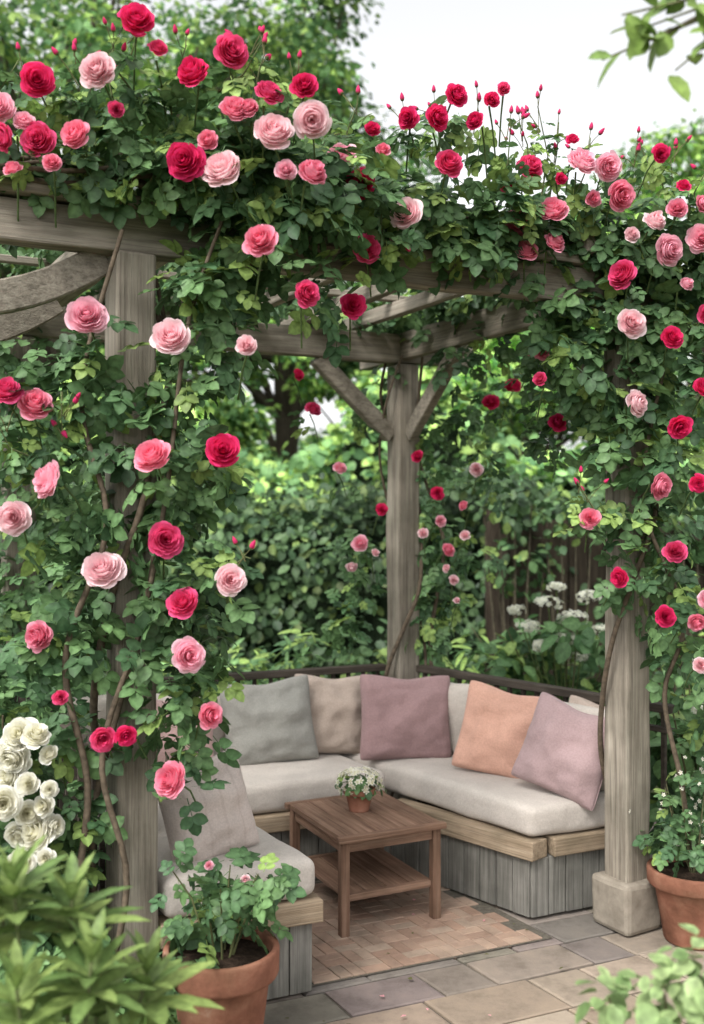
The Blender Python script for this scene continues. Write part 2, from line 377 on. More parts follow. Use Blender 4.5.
for i,(a,b) in enumerate(((-1,-1),(1,-1),(1,1),(-1,1))):
    beam(f'leg_{i+1}',tp(a*(tw/2-.035),b*(td/2-.035),0),tp(a*(tw/2-.035),b*(td/2-.035),tz-.012),.036,.036,W_TABLE,table,up=tuple(tv),bev=.003,rough=.0005)
for k,(a0,b0,a1,b1) in enumerate(((-1,-1,1,-1),(-1,1,1,1),(-1,-1,-1,1),(1,-1,1,1))):
    p0=np.array(tp(a0*(tw/2-.035),b0*(td/2-.035),tz-.035));p1=np.array(tp(a1*(tw/2-.035),b1*(td/2-.035),tz-.035)); d=nrm(p1-p0)*.019
    beam(f'apron_{k+1}',p0+d,p1-d,.018,.042,W_TABLE,table,bev=.002,rough=.0005)
for i in range(4):
    a=-.15+i*.1
    beam(f'shelf_board_{i+1}',tp(a,-td/2+.06,.15),tp(a,td/2-.06,.15),.094,.016,W_TABLE,table,bev=.002,rough=.0005)
for b in(-1,1): beam(f'shelf_bar_{b+1}',tp(-tw/2+.054,b*(td/2-.045),.148),tp(tw/2-.054,b*(td/2-.045),.148),.024,.026,W_TABLE,table,bev=.002,rough=.0005)

# ------------------------------------------------------------------ ground, patio
def sheet(name,pts,z,mat):
    me=bpy.data.meshes.new(name); me.from_pydata([(p[0],p[1],z) for p in pts],[],[tuple(range(len(pts)))]); me.materials.append(mat)
    o=bpy.data.objects.new(name,me); COL.objects.link(o); return o
sheet('ground',[(-300,-300),(300,-300),(300,300),(-300,300)],-.03,M_GROUND)
M_JOINT=simple('patio_joint_sand',(.07,.062,.05),(.14,.125,.10),50,.95,.6,.01)
sheet('patio_bed',[loc(-.95,-3.4),loc(3.2,-3.4),loc(3.2,LV+.3),loc(-.95,LV+.3)],-.012,M_JOINT)
mb=MB(); b=-3.35
while b<LV+.2:
    rh=random.choice([.13,.16,.2])
    if b<-.35: rh=random.choice([.24,.3])
    a=-.9-random.random()*.3
    while a<3.15:
        w=random.uniform(.18,.42)
        g=random.uniform(.82,1.15)
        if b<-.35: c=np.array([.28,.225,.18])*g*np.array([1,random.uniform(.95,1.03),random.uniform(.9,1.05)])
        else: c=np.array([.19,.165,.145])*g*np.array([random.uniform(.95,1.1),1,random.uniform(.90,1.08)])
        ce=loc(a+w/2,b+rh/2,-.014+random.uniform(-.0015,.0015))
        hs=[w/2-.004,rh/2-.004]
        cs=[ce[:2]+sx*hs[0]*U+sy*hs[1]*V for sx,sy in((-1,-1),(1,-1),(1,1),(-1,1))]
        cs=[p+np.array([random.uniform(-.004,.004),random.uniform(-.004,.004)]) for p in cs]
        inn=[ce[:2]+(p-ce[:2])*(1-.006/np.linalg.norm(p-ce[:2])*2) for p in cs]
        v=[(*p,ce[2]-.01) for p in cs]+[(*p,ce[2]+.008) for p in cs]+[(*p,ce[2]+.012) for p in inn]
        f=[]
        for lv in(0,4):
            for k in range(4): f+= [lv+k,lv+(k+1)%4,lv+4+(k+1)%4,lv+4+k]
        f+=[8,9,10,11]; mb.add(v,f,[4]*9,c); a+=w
    b+=rh
mb.build('stone_patio',[M_STONE],False)
mb=MB(); bw,bl=.05,.10
lo_a,hi_a,lo_b,hi_b=.64,1.62,.02,.94
rows=int((hi_b-lo_b)/bw); cols=int((hi_a-lo_a)/bl)
for r_ in range(rows):
    for c_ in range(-1,cols+1):
        blk=(r_//2+c_)%2
        a0=lo_a+c_*bl; b0=lo_b+r_*bw
        if blk==0: cx,cy,hx,hy=a0+bl/2,b0+bw/2,bl/2,bw/2
        else:
            cx=a0+bw/2+(r_%2)*bw; cy=lo_b+(r_//2)*2*bw+bw; hx,hy=bw/2,bl/2
        if cx-hx<lo_a-.001 or cx+hx>hi_a+.001 or cy+hy>hi_b+.01: continue
        if blk==1 and cy-hy<lo_b-.001: continue
        g=random.uniform(.88,1.12); k=random.random(); base=np.array([.29,.19,.14])*(1-k)+np.array([.31,.235,.18])*k
        ce=loc(cx,cy,.002+random.uniform(-.0008,.0008)); v=[]
        for zz,k2 in((-.012,1),(.004,1),(.006,.93)):
            for sx,sy in((-1,-1),(1,-1),(1,1),(-1,1)):
                p=ce[:2]+sx*(hx-.0015)*k2*U+sy*(hy-.0015)*k2*V; v.append((*p,ce[2]+zz))
        f=[]
        for lv in(0,4):
            for k in range(4): f+=[lv+k,lv+(k+1)%4,lv+4+(k+1)%4,lv+4+k]
        f+=[8,9,10,11]; mb.add(v,f,[4]*9,base*g)
mb.build('brick_inlay_floor',[M_STONE],False)
sheet('brick_bed',[loc(.63,.01),loc(1.63,.01),loc(1.63,.95),loc(.63,.95)],.0025,M_JOINT)
mb=MB(); K=70
ab=np.stack([rng.uniform(.1,2.6,K),rng.uniform(-.8,.6,K)],1); pp=np.array([loc(a,b,.012) for a,b in ab])
DIAM=dict(v=np.array([(0,0,0),(.34,.45,.06),(0,1,-.08),(-.34,.45,.06)]),l=np.array([0,1,2,3]),t=np.array([4]),e=np.array([0,.3,.6,.3]))
cc=np.where(rng.random((K,1))<.5,np.array([.7,.35,.38]),np.array([.12,.12,.05]))
mb.inst(DIAM,frames(rng.normal(size=(K,3))*.2+[0,0,1],None,rng.uniform(.012,.026,K)),pp,cc,cc,0)
mb.build('fallen_petals',[M_PETAL])

# ------------------------------------------------------------------ plant templates
def leaflet(w=.62,fold=.10,curl=-.10):
    ys=np.array([0,.18,.5,.80,1.0]); ws=np.array([.04,.38,.5,.33,.0])*w*2
    v=[];e=[]
    for y,ww in zip(ys,ws):
        zc=curl*y*y
        v+=[(-ww,y,zc+fold*ww*2),(0,y,zc),(ww,y,zc+fold*ww*2)]; e+=[0,.9,0]
    l=[]
    for i in range(4):
        l+=[i*3,i*3+1,i*3+4,i*3+3, i*3+1,i*3+2,i*3+5,i*3+4]
    return dict(v=np.array(v,float),l=np.array(l),t=np.array([4]*8),e=np.array(e,float))
LEAF=leaflet(.36,.1)
LEAFR=leaflet(.38,.13,-.12)
def combine(parts):
    v=[];l=[];t=[];e=[];n=0
    for T,M,p in parts:
        v.append(T['v']@np.array(M).T+np.array(p)); l.append(T['l']+n); t.append(T['t']); e.append(T['e']); n+=len(T['v'])
    return dict(v=np.concatenate(v),l=np.concatenate(l),t=np.concatenate(t),e=np.concatenate(e))
def rotz(a,s,tilt=0):
    c,d=math.cos(a),math.sin(a); Rz=np.array([[c,-d,0],[d,c,0],[0,0,1]]); ct,st=math.cos(tilt),math.sin(tilt)
    return Rz@np.array([[ct,0,st],[0,1,0],[-st,0,ct]])*s
def sprig():
    parts=[(LEAFR,rotz(0,.46),(0,.56,-.05))]
    for y,s in((.50,.42),(.22,.36)):
        for sg in(-1,1):
            parts.append((LEAFR,rotz(sg*R(62)+random.uniform(-.15,.15),s,random.uniform(-.4,.4)),(0,y,-.03)))
    T=combine(parts)
    r=dict(v=np.array([(-.012,0,0),(.012,0,0),(.012,.56,-.05),(-.012,.56,-.05)]),l=np.array([0,1,2,3]),t=np.array([4]),e=np.array([.6]*4))
    return combine([(T,np.eye(3),(0,0,0)),(r,np.eye(3),(0,0,0))])
SPRIGS=[sprig() for _ in range(4)]

def rose_template(seed,openf=1.0):
    r=random.Random(seed); v=[];l=[];t=[];e=[]; n=0
    rings=[(2,.05,.42,1.9),(3,.09,.43,1.35),(4,.14,.42,1.05),(5,.195,.40,.86),(5,.25,.37,.82),(6,.31,.32,.74),(6,.37,.25,.70),(7,.43,.16,.60),(6,.48,.07,.62)]
    K=len(rings)
    for k,(cnt,Rk,Hk,hw) in enumerate(rings):
        op=k/(K-1); off=r.random()*6.28
        for p in range(cnt):
            ph=off+p*2*math.pi/cnt+r.uniform(-.2,.2); R_=Rk*r.uniform(.90,1.10)*(openf if op>.4 else 1); H_=Hk*r.uniform(.88,1.1)+(r.uniform(-.035,.035))
            nu,nv=7,6; lipc=r.uniform(.5,1.5); cup=r.uniform(.6,1.4); wob=r.random()*6; wa=r.uniform(.7,1.6)
            for j in range(nv):
                tt=j/(nv-1)
                for i in range(nu):
                    s=-1+2*i/(nu-1)
                    te=tt*(1-.2*s*s*abs(s))
                    az=ph+s*hw*(.55+.45*math.sin(min(te*1.8,1.57)))
                    rad=R_*(math.sin(min(te*1.25,1)*math.pi/2)**.8)
                    z=-.05+(H_+.05)*te**(1.05+.8*op)
                    rad*= (1+.055*s)*(1-.05*cup*s*s*op)
                    z+= .06*op*cup*s*s*te
                    if te>.72:
                        q=(te-.72)/.28; rad+=.05*q*lipc*(.3+op); z-=.035*q*q*lipc*(.4+op)
                    rad+=.015*wa*math.sin(3*s+wob)*tt*(.4+op); z+=.018*wa*math.sin(4*s+wob)*tt*(.3+op)
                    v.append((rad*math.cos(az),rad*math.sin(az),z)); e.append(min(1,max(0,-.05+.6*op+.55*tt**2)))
            for j in range(nv-1):
                for i in range(nu-1):
                    a=n+j*nu+i; l+=[a,a+1,a+nu+1,a+nu]; t.append(4)
            n+=nu*nv
    v=np.array(v); v[:,2]-=.1
    return dict(v=v,l=np.array(l),t=np.array(t),e=np.array(e))
ROSES=[rose_template(s,o) for s,o in((1,1),(2,1.04),(3,.94),(4,.85),(5,1.02),(6,.78),(7,1.0))]
def bud_template():
    v=[];l=[];t=[];e=[];m=8
    prof=[(.0,-.1),(.16,0),(.23,.2),(.19,.45),(.09,.68),(0.01,.78)]
    for rr,z in prof:
        for i in range(m):
            a=i/m*6.283+z*1.2; v.append((rr*math.cos(a),rr*math.sin(a),z)); e.append(1 if z>.12 else 0)
    for k in range(len(prof)-1):
        for i in range(m): l+=[k*m+i,k*m+(i+1)%m,(k+1)*m+(i+1)%m,(k+1)*m+i]; t.append(4)
    return dict(v=np.array(v),l=np.array(l),t=np.array(t),e=np.array(e,float))
BUD=bud_template()
def floret():
    v=[(0,0,0)];l=[];t=[];e=[.2]
    for k in range(5):
        a=k*2*math.pi/5
        for da,rr,z in((-.5,.6,.1),(0,1,.05),(.5,.6,.1)):
            v.append((rr*math.cos(a+da),rr*math.sin(a+da),z)); e.append(1)
        b_=1+k*3; l+=[0,b_,b_+1,b_+2]; t.append(4)
    return dict(v=np.array(v,float),l=np.array(l),t=np.array(t),e=np.array(e,float))
FLORET=floret()

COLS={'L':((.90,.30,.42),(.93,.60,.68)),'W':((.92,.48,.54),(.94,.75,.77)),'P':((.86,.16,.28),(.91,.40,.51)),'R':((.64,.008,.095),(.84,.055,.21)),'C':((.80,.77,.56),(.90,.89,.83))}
def leafcols(n,dark=1.0,warm=.0):
    k=rng.random((n,1)); base=np.array([.038,.088,.036])*(1-k)+np.array([.11,.20,.072])*k
    y=(rng.random((n,1))<.10+warm)*1.0; base=base*(1-y)+y*np.array([.19,.28,.075])
    base*=rng.uniform(.75,1.2,(n,1))*dark
    return base, base*1.3+.015
def clump(mb,c,r,n,size=.11,T=None,dark=1.0,warm=0.,upb=.55,fr=-.25,mat=0,shell=2.2,droop=.5):
    c=np.array(c,float); r=np.array(r,float); n=int(n)
    d=nrm(rng.normal(size=(n,3))); rad=rng.random((n,1))**(1/shell); p=c+d*r*rad*rng.uniform(.85,1.2,(n,1))
    nz=d*.55+np.array([0,fr,upb])+rng.normal(size=(n,3))*.38
    yd=d*.8+rng.normal(size=(n,3))*.6+np.array([0,0,-droop])
    sz=size*rng.uniform(.65,1.25,n)
    M=frames(nz,yd,sz); c0,c1=leafcols(n,dark,warm)
    if T is None:
        k=rng.integers(0,len(SPRIGS),n)
        for q in range(len(SPRIGS)):
            s=k==q; mb.inst(SPRIGS[q],M[s],p[s],c0[s],c1[s],mat)
    else: mb.inst(T,M,p,c0,c1,mat)
def roses(mb,lst,y,face=(0,-1,.25),mat=1,spread=.40,stem=True,yj=.03,sc=.86):
    for X,Z,dm,k in lst:
        Yp=y+random.uniform(-yj,yj); n_=np.array(face)+rng.normal(size=3)*spread*np.array([1,.3,.8]); n_=nrm(n_[None])
        T=ROSES[random.randrange(len(ROSES))]
        if k=='L' and random.random()<.4: k='W'
        f=random.uniform(.92,1.05)
        c0,c1=[np.array(q)[None]*f for q in COLS[k]]
        if k=='R' and random.random()<.5: c1=c1*np.array([1.05,2.4,1.5])
        c1=np.clip(c1,0,.94)
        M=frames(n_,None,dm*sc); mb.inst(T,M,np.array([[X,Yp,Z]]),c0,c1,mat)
        p=np.array([X,Yp,Z]); q=p-n_[0]*.05; e_=q+np.array([random.uniform(-.05,.05),.14,-.12])
        if stem: mb.tube([q,(q+e_)/2+np.array([0,0,.02]),e_],[.0035,.003,.003],(.09,.14,.05),5,2)
        if dm>.07:
            clump(mb,q+np.array([0,.06,-.02]),(.07,.02,.07),3,.115,mat=0)
def budsprig(mb,base,tip,n=4,col='R',leaves=9):
    base=np.array(base,float);tip=np.array(tip,float); mid=(base+tip)/2+rng.normal(size=3)*.03
    mb.tube([base,mid,tip],[.0035,.0028,.002],(.10,.12,.05),5,2)
    for i in range(n):
        s=random.uniform(.45,1); a=base*(1-s)+tip*s; b_=a+np.array([random.uniform(-.06,.06),random.uniform(-.04,.04),random.uniform(.03,.09)])
        if i==0: b_=tip+np.array([0,0,.03])
        mb.tube([a,(a+b_)/2+[0,0,.005],b_],[.002,.0016,.0014],(.12,.12,.05),4,2)
        c1=np.array([COLS[col][1]])*.8; mb.inst(BUD,frames((b_-a)[None]+rng.normal(size=(1,3))*.01,None,random.uniform(.026,.040)),b_[None],np.array([[.09,.15,.05]]),c1,1)
    clump(mb,base*.55+tip*.45,(.05,.05,np.linalg.norm(tip-base)*.45),leaves,.085,mat=0,warm=.35,dark=1.2)

# ------------------------------------------------------------------ climbing rose, left post and front beam
mb=MB()
post_cl=[(-.78,2.05,.13,.11,50),(-.516,2.0,.12,.12,46),(-.66,1.87,.15,.08,36),(-.486,1.735,.10,.12,40),(-.80,1.63,.11,.12,34),(-.576,1.62,.12,.12,46),
 (-.86,1.42,.09,.11,30),(-.57,1.435,.11,.10,40),(-.50,1.27,.11,.1,42),(-.80,1.28,.07,.09,20),(-.90,1.225,.10,.09,34),(-.53,1.10,.09,.1,34),(-.46,1.13,.07,.06,18),
 (-.55,.93,.07,.08,20),(-.82,.955,.08,.08,20),(-.54,.82,.05,.04,7),(-.84,.70,.08,.1,20),(-.42,2.185,.09,.12,34),(-.486,2.33,.10,.1,40),(-.92,2.12,.1,.1,24),(-.93,1.85,.07,.07,12),(-.98,1.55,.06,.06,10),(-.95,1.74,.07,.07,12),(-.66,1.20,.05,.05,8)]
for X,Z,rx,rz,n in post_cl: clump(mb,(X,3.06+random.uniform(-.02,.05),Z),(rx,.10,rz),n*.88,.115,dark=1.12)
for X,Z,rx,rz,n in [(-1.05,2.68,.15,.12,70),(-.88,2.72,.16,.13,90),(-.70,2.74,.16,.13,100),(-.52,2.72,.16,.14,110),(-.36,2.68,.15,.17,120),(-.20,2.66,.15,.17,120),
  (-.38,2.47,.13,.13,74),(-.44,2.36,.1,.1,36),(-.05,2.68,.15,.14,90),(-.24,2.50,.09,.08,24),(-.62,2.88,.18,.08,34),(-.34,2.87,.16,.08,34),(-.1,2.82,.13,.08,30),(-.12,2.40,.06,.1,12),(-.03,2.40,.05,.1,9),(-.9,2.88,.14,.06,16)]:
    clump(mb,(X,3.14+.12*(X+.7)+random.uniform(-.03,.05),Z),(rx,.17,rz),n*.85,.115,warm=.10,dark=1.12)
for X,Z,rx,rz,n in [(.10,2.70,.15,.13,80),(.26,2.73,.15,.12,86),(.42,2.73,.15,.13,86),(.58,2.72,.14,.14,90),(.36,2.60,.11,.07,30),(.08,2.56,.1,.07,20),(.50,2.62,.09,.08,30)]:
    clump(mb,(X,3.14+.42*(X+.7),Z),(rx,.17,rz),n*.85,.12,warm=.09,dark=1.1)
for a in np.arange(.1,2.0,.22):
    for b_ in np.arange(.25,1.6,.3):
        if random.random()<.45: clump(mb,loc(a+random.uniform(-.1,.1),b_,2.80),(.17,.17,.06),22,.12,dark=1.)
L1_=[(-.771,2.209,.126,'L'),(-.531,2.152,.126,'W'),(-.924,1.954,.126,'P'),(-1.0,1.99,.1,'R'),(-.576,1.801,.115,'P'),(-.378,1.819,.11,'R'),(-.882,1.729,.125,'L'),(-.984,1.621,.108,'W'),
 (-.537,1.558,.108,'R'),(-.726,1.471,.13,'W'),(-.495,1.375,.102,'R'),(-.354,1.441,.1,'W'),(-.474,1.219,.115,'L'),(-.915,1.276,.12,'P'),(-.414,1.042,.096,'P'),(-.72,.979,.08,'R'),(-.654,.988,.065,'R'),(-.528,.862,.114,'P'),(-.837,1.105,.05,'R')]
roses(mb,L1_,2.90,sc=.90)
L2_=[(-.615,3.046,.114,'R'),(-.732,2.905,.135,'W'),(-.906,2.881,.108,'R'),(-.912,2.719,.114,'R'),(-1.02,2.80,.11,'L'),(-1.0,2.71,.09,'R'),(-.801,2.731,.1,'P'),(-.465,2.917,.126,'R'),(-.348,2.971,.114,'R'),(-.486,2.656,.126,'R'),
 (-.378,2.635,.135,'L'),(-.225,2.731,.13,'W'),(-.138,2.869,.1,'R'),(-.237,2.839,.09,'R'),(-.336,2.80,.1,'P'),(-.116,2.775,.115,'W'),(-.264,2.419,.13,'P'),(-.129,2.266,.1,'R'),(-.303,2.116,.07,'W'),(-.114,2.614,.114,'P'),
 (-.42,2.72,.08,'P'),(-.30,2.80,.08,'P'),(-.95,2.77,.07,'L'),(-.56,2.98,.06,'R'),(-.98,2.63,.06,'P'),(-.68,2.80,.06,'R'),(-.86,2.64,.06,'P'),(-.19,2.62,.07,'L')]
roses(mb,L2_,2.88)
roses(mb,[(-.041,2.80,.13,'L'),(.027,2.719,.115,'R'),(.173,2.62,.13,'W'),(.051,2.504,.11,'R'),(.003,2.321,.115,'R'),(.18,2.92,.095,'R'),(.279,2.92,.09,'R'),(.34,2.994,.1,'R'),(.32,2.793,.12,'R'),(.068,2.902,.06,'R'),(.40,2.92,.08,'R'),(.46,3.0,.06,'R'),(.10,2.82,.06,'P'),(.50,3.04,.05,'R')],3.27)
for (x0,zb,x1,zt,y) in [(-.62,2.85,-.68,3.08,3.0),(-.72,2.85,-.72,3.06,3.05),(-.55,2.85,-.50,3.05,3.05),(-.82,2.85,-.84,3.02,3.05),(-.40,2.9,-.27,3.03,3.0),(-.95,2.8,-.99,2.98,3.0),(-.3,2.85,-.26,3.0,3.0),(-.2,2.85,-.16,2.98,3.05),(.0,2.85,.02,2.98,3.3),(.4,2.85,.44,3.04,3.5),(.3,2.85,.28,3.05,3.45),(.2,2.85,.17,3.0,3.4),(.52,2.85,.56,3.02,3.55),(-.95,1.8,-1.05,1.9,3.0),(-.87,2.,-.86,1.85,3.),(.1,2.7,.18,2.48,3.3),(-.4,1.45,-.3,1.5,3.0)]:
    budsprig(mb,(x0,y,zb),(x1,y-.03,zt),random.randint(2,4))
def vine(mb,pts,r0,r1,col=(.11,.085,.06)):
    pts=np.array(pts,float); m=len(pts); t=np.linspace(0,m-1,m*6); out=[]
    for q in t:
        i=min(int(q),m-2); f=q-i; p0=pts[max(i-1,0)];p1=pts[i];p2=pts[i+1];p3=pts[min(i+2,m-1)]
        out.append(.5*((2*p1)+(-p0+p2)*f+(2*p0-5*p1+4*p2-p3)*f*f+(-p0+3*p1-3*p2+p3)*f**3))
    mb.tube(out,np.linspace(r0,r1,len(out)),col,7,2)
def wind(mb,c,z0_,z1,turns,rad,r0,r1,ph=0):
    n=int(turns*8)+2; pts=[]
    for i in range(n):
        t=i/(n-1); a=ph+t*turns*2*math.pi; rr=rad*(1+.15*math.sin(5*a)); pts.append((c[0]+rr*math.cos(a),c[1]+rr*math.sin(a),z0_+(z1-z0_)*t))
    vine(mb,pts,r0,r1)
wind(mb,PA,0,2.6,1.3,.11,.016,.009); wind(mb,PA,0,2.5,.8,.12,.012,.007,2.5)
vine(mb,[(-.86,3.05,0),(-.84,3.0,.4),(-.80,3.03,.8),(-.86,3.0,1.2),(-.74,3.02,1.6),(-.82,3.03,2.0),(-.7,3.05,2.5)],.013,.007)
vine(mb,[(-.80,3.0,0),(-.68,3.02,.5),(-.75,3.0,.9),(-.64,3.05,1.3),(-.56,3.02,1.7),(-.50,3.04,2.2),(-.4,3.1,2.55)],.011,.006)
for k in range(4):
    pts=[loc(a,-.05+random.uniform(-.06,.08),2.63+random.uniform(-.06,.12)) for a in np.arange(-.6,2.5,.35)]
    vine(mb,pts,.009,.005)
for z in (.9,1.3,1.7,2.1,2.4): clump(mb,(PD[0]+random.uniform(-.05,.1),PD[1]-.1,z),(.2,.15,.26),70,.12)
for z in (1.4,1.8,2.2): clump(mb,(PD[0]+.35,PD[1]-.3,z),(.14,.12,.16),26,.11,dark=1.2)
mb.build('climbing_rose',[M_LEAF,M_PETAL,M_STEM])

# ------------------------------------------------------------------ climbing rose, right post
mb=MB()
for X,Z,rx,rz,n in [(.66,2.78,.14,.14,90),(.80,2.76,.15,.15,105),(.95,2.74,.16,.16,110),(1.12,2.68,.16,.17,120),(1.28,2.62,.14,.17,100),(1.42,2.6,.14,.2,70),(.70,2.60,.1,.1,42),(.80,2.44,.10,.12,54),(.84,2.28,.09,.12,38),
   (.98,2.45,.13,.13,74),(1.16,2.42,.13,.14,64),(.95,2.12,.10,.12,44),(1.10,2.14,.15,.14,80),(1.26,2.2,.11,.16,54),(1.08,1.90,.11,.13,56),(1.22,1.85,.13,.15,64),(.98,1.90,.07,.10,20),(1.10,1.66,.10,.12,42),(1.24,1.58,.11,.13,44),
   (1.10,1.42,.08,.1,24),(1.25,1.36,.1,.12,36),(1.27,1.13,.09,.12,30),(1.15,1.24,.05,.06,8),(1.33,.9,.08,.12,20)]:
    clump(mb,(X,3.88+random.uniform(-.03,.05),Z),(rx,.15,rz),n*.82,.122,dark=1.12,warm=.06)
L3_=[(.64,2.888,.12,'R'),(.603,2.70,.13,'P'),(.722,2.74,.125,'P'),(.736,2.629,.115,'P'),(.633,2.60,.1,'P'),(.8325,2.9135,.125,'L'),(.936,2.906,.11,'L'),(.98,2.80,.12,'P'),(1.114,2.939,.07,'R'),(1.103,2.706,.115,'W'),(1.147,2.595,.125,'L'),(1.269,2.643,.12,'L'),
 (1.177,2.747,.08,'P'),(1.27,2.765,.08,'P'),(.973,2.5065,.12,'R'),(1.014,2.333,.125,'W'),(1.1655,2.2845,.09,'R'),(1.04,2.044,.108,'L'),(1.195,1.955,.11,'R'),(1.28,2.1,.1,'R'),(1.121,1.74,.105,'P'),(1.177,1.504,.105,'R'),(.973,1.4076,.09,'R'),(.866,1.626,.085,'P'),
 (1.1285,1.271,.095,'R'),(1.24,1.25,.095,'P'),(1.258,1.093,.075,'W'),(1.28,1.33,.09,'L'),(1.29,2.36,.09,'R'),(1.25,1.75,.07,'R'),(.68,2.13,.06,'R'),(.88,2.79,.08,'P'),(1.02,2.66,.07,'W'),(.76,2.86,.06,'R'),(1.2,2.83,.07,'R'),(1.22,2.48,.07,'L'),(.80,3.0,.05,'R'),(.56,2.84,.06,'R')]
roses(mb,L3_,3.62,sc=.88)
for (x0,zb,x1,zt,y) in [(.72,2.85,.70,3.18,3.8),(.76,2.85,.79,3.14,3.85),(.66,2.9,.62,3.10,3.75),(.85,2.85,.9,3.06,3.8),(1.05,2.85,1.08,3.05,3.8),(1.2,2.8,1.22,3.0,3.8),(1.32,2.75,1.36,2.98,3.8),(.9,1.65,.83,1.72,3.7)]:
    budsprig(mb,(x0,y,zb),(x1,y-.03,zt),random.randint(3,5),leaves=12)
for b_ in np.arange(.2,1.9,.16):
    clump(mb,loc(LU+.02,b_,2.72),(.16,.16,.10),34,.12)
    if random.random()<.7: clump(mb,loc(LU+.02,b_,2.46+random.uniform(-.08,.04)),(.07,.10,.14),14,.11)
for a in np.arange(.2,2.,.24):
    clump(mb,loc(a,LV,2.72),(.16,.12,.08),24,.12)
for (dx,z,r_,n) in [(.02,2.25,.12,30),(.14,2.1,.13,36),(.2,1.9,.12,28),(.14,1.7,.11,28),(.22,1.55,.12,28),(.16,1.35,.13,34),(.24,1.2,.11,28),(-.18,2.2,.09,14),(-.26,1.5,.10,24),(-.24,1.25,.11,30),(-.32,1.05,.13,30),(.15,1.02,.14,34),(.4,1.4,.1,14),(.35,2.2,.12,22),(.5,2.3,.14,26),(.45,2.0,.1,16),(.52,1.8,.09,12)]:
    clump(mb,(PC[0]+dx,PC[1]+.02+random.uniform(-.05,.1),z),(r_,.10,r_),n,.10,dark=1.3,warm=.1)
for (x,y,z,r_,n) in [(.86,4.25,2.1,.09,22),(.83,4.3,1.95,.08,14),(.80,4.35,2.28,.1,26)]: clump(mb,(x,y,z),(r_,.08,r_*1.3),n,.10)
roses(mb,[(-.195,2.19,.09,'R'),(-.06,1.89,.08,'L'),(.04,1.51,.10,'L'),(0.,1.385,.085,'L'),(.43,1.76,.08,'R'),(.49,1.475,.08,'P'),(.705,2.225,.1,'R'),(.815,2.31,.1,'R'),(-.27,2.365,.07,'R'),(.63,1.88,.08,'L'),(.915,2.5,.11,'P'),(.565,1.70,.07,'P'),(.33,1.95,.07,'R'),(.15,1.68,.07,'R'),(.52,1.32,.06,'L'),(.36,1.56,.06,'L'),(.45,1.62,.07,'L'),(.57,1.55,.06,'W'),(.48,1.38,.05,'W'),(.53,1.22,.05,'W'),(.12,1.46,.05,'W')],5.08)
roses(mb,[(.861,2.03,.11,'R'),(.79,2.32,.09,'P')],4.15)
wind(mb,PB,.2,2.6,1.2,.11,.012,.008,1); wind(mb,PC,0,2.5,1.4,.11,.014,.008,1); wind(mb,PC,.1,2.5,1.1,.12,.01,.006,4)
vine(mb,[(1.34,3.95,.25),(1.27,3.85,.6),(1.20,3.84,.95),(1.27,3.83,1.25),(1.12,3.85,1.7),(1.2,3.85,2.2)],.011,.007)
vine(mb,[(PC[0]+.28,5.45,.1),(PC[0]+.15,5.4,.9),(PC[0]+.22,5.4,1.5),(PC[0]+.08,5.4,2.0),(PC[0]+.1,5.3,2.5)],.013,.008)
mb.build('climbing_rose',[M_LEAF,M_PETAL,M_STEM])

# ------------------------------------------------------------------ pots
def lathe(name,prof,mat,parent,locn,seg=48):
    vs=[];fs=[]
    for r_,z in prof:
        for i in range(seg):
            a=i/seg*2*math.pi; vs.append((r_*math.cos(a),r_*math.sin(a),z))
    for k in range(len(prof)-1):
        for i in range(seg): fs.append((k*seg+i,k*seg+(i+1)%seg,(k+1)*seg+(i+1)%seg,(k+1)*seg+i))
    fs.append(tuple(range(seg-1,-1,-1))); fs.append(tuple((len(prof)-1)*seg+i for i in range(seg)))
    me=bpy.data.meshes.new(name); me.from_pydata(vs,[],fs); me.materials.append(mat)
    for p in me.polygons: p.use_smooth=len(p.vertices)==4
    o=bpy.data.objects.new(name,me); COL.objects.link(o); o.location=locn
    b_=o.modifiers.new('b','BEVEL'); b_.width=.003; b_.segments=2; b_.limit_method='ANGLE'
    if parent: o.parent=parent
    return o
def pot(name,x,y,R_,H_,zb=0.):
    e=empty(name)
    pr=[(.62*R_,0),(.66*R_,.01),(.86*R_,H_*.74),(.875*R_,H_*.76),(1.0*R_,H_*.77),(1.03*R_,H_*.80),(1.04*R_,H_*.97),(1.02*R_,H_),(.93*R_,H_),(.91*R_,H_*.97),(.90*R_,H_*.88)]
    lathe('pot_body',pr,M_TERRA,e,(x,y,zb))
    lathe('soil',[(.905*R_,H_*.86),(.88*R_,H_*.90),(.5*R_,H_*.92),(.05*R_,H_*.93)],M_SOIL,e,(x,y,zb),24)
    return e
p1=pot('terracotta_pot_plant',-.385,2.95,.165,.36)
mb=MB()
for k in range(12):
    a=k*.7; tip=np.array([-.385+.15*math.cos(a)*random.uniform(.4,1),2.95+.12*math.sin(a),.44+random.random()*.16]); b0=np.array([-.385+.03*math.cos(a),2.95+.03*math.sin(a),.32])
    mb.tube([b0,(b0+tip)/2+[0,0,.05],tip],[.004,.003,.002],(.11,.12,.05),5,2); clump(mb,tip-[0,0,.02],(.05,.05,.05),7,.095,warm=.05,dark=1.1)
clump(mb,(-.385,2.99,.42),(.14,.10,.06),22,.095,dark=1.05)
for k in range(3): clump(mb,(-.50+.02*k,2.84,.36),(.05,.03,.05),4,.09)
roses(mb,[(-.31,.57,.035,'L'),(-.42,.60,.03,'L')],2.93)
mb.build('rose_foliage',[M_LEAF,M_PETAL,M_STEM],parent=p1)
p2=pot('terracotta_pot_plant',1.315,3.86,.165,.28)
mb=MB()
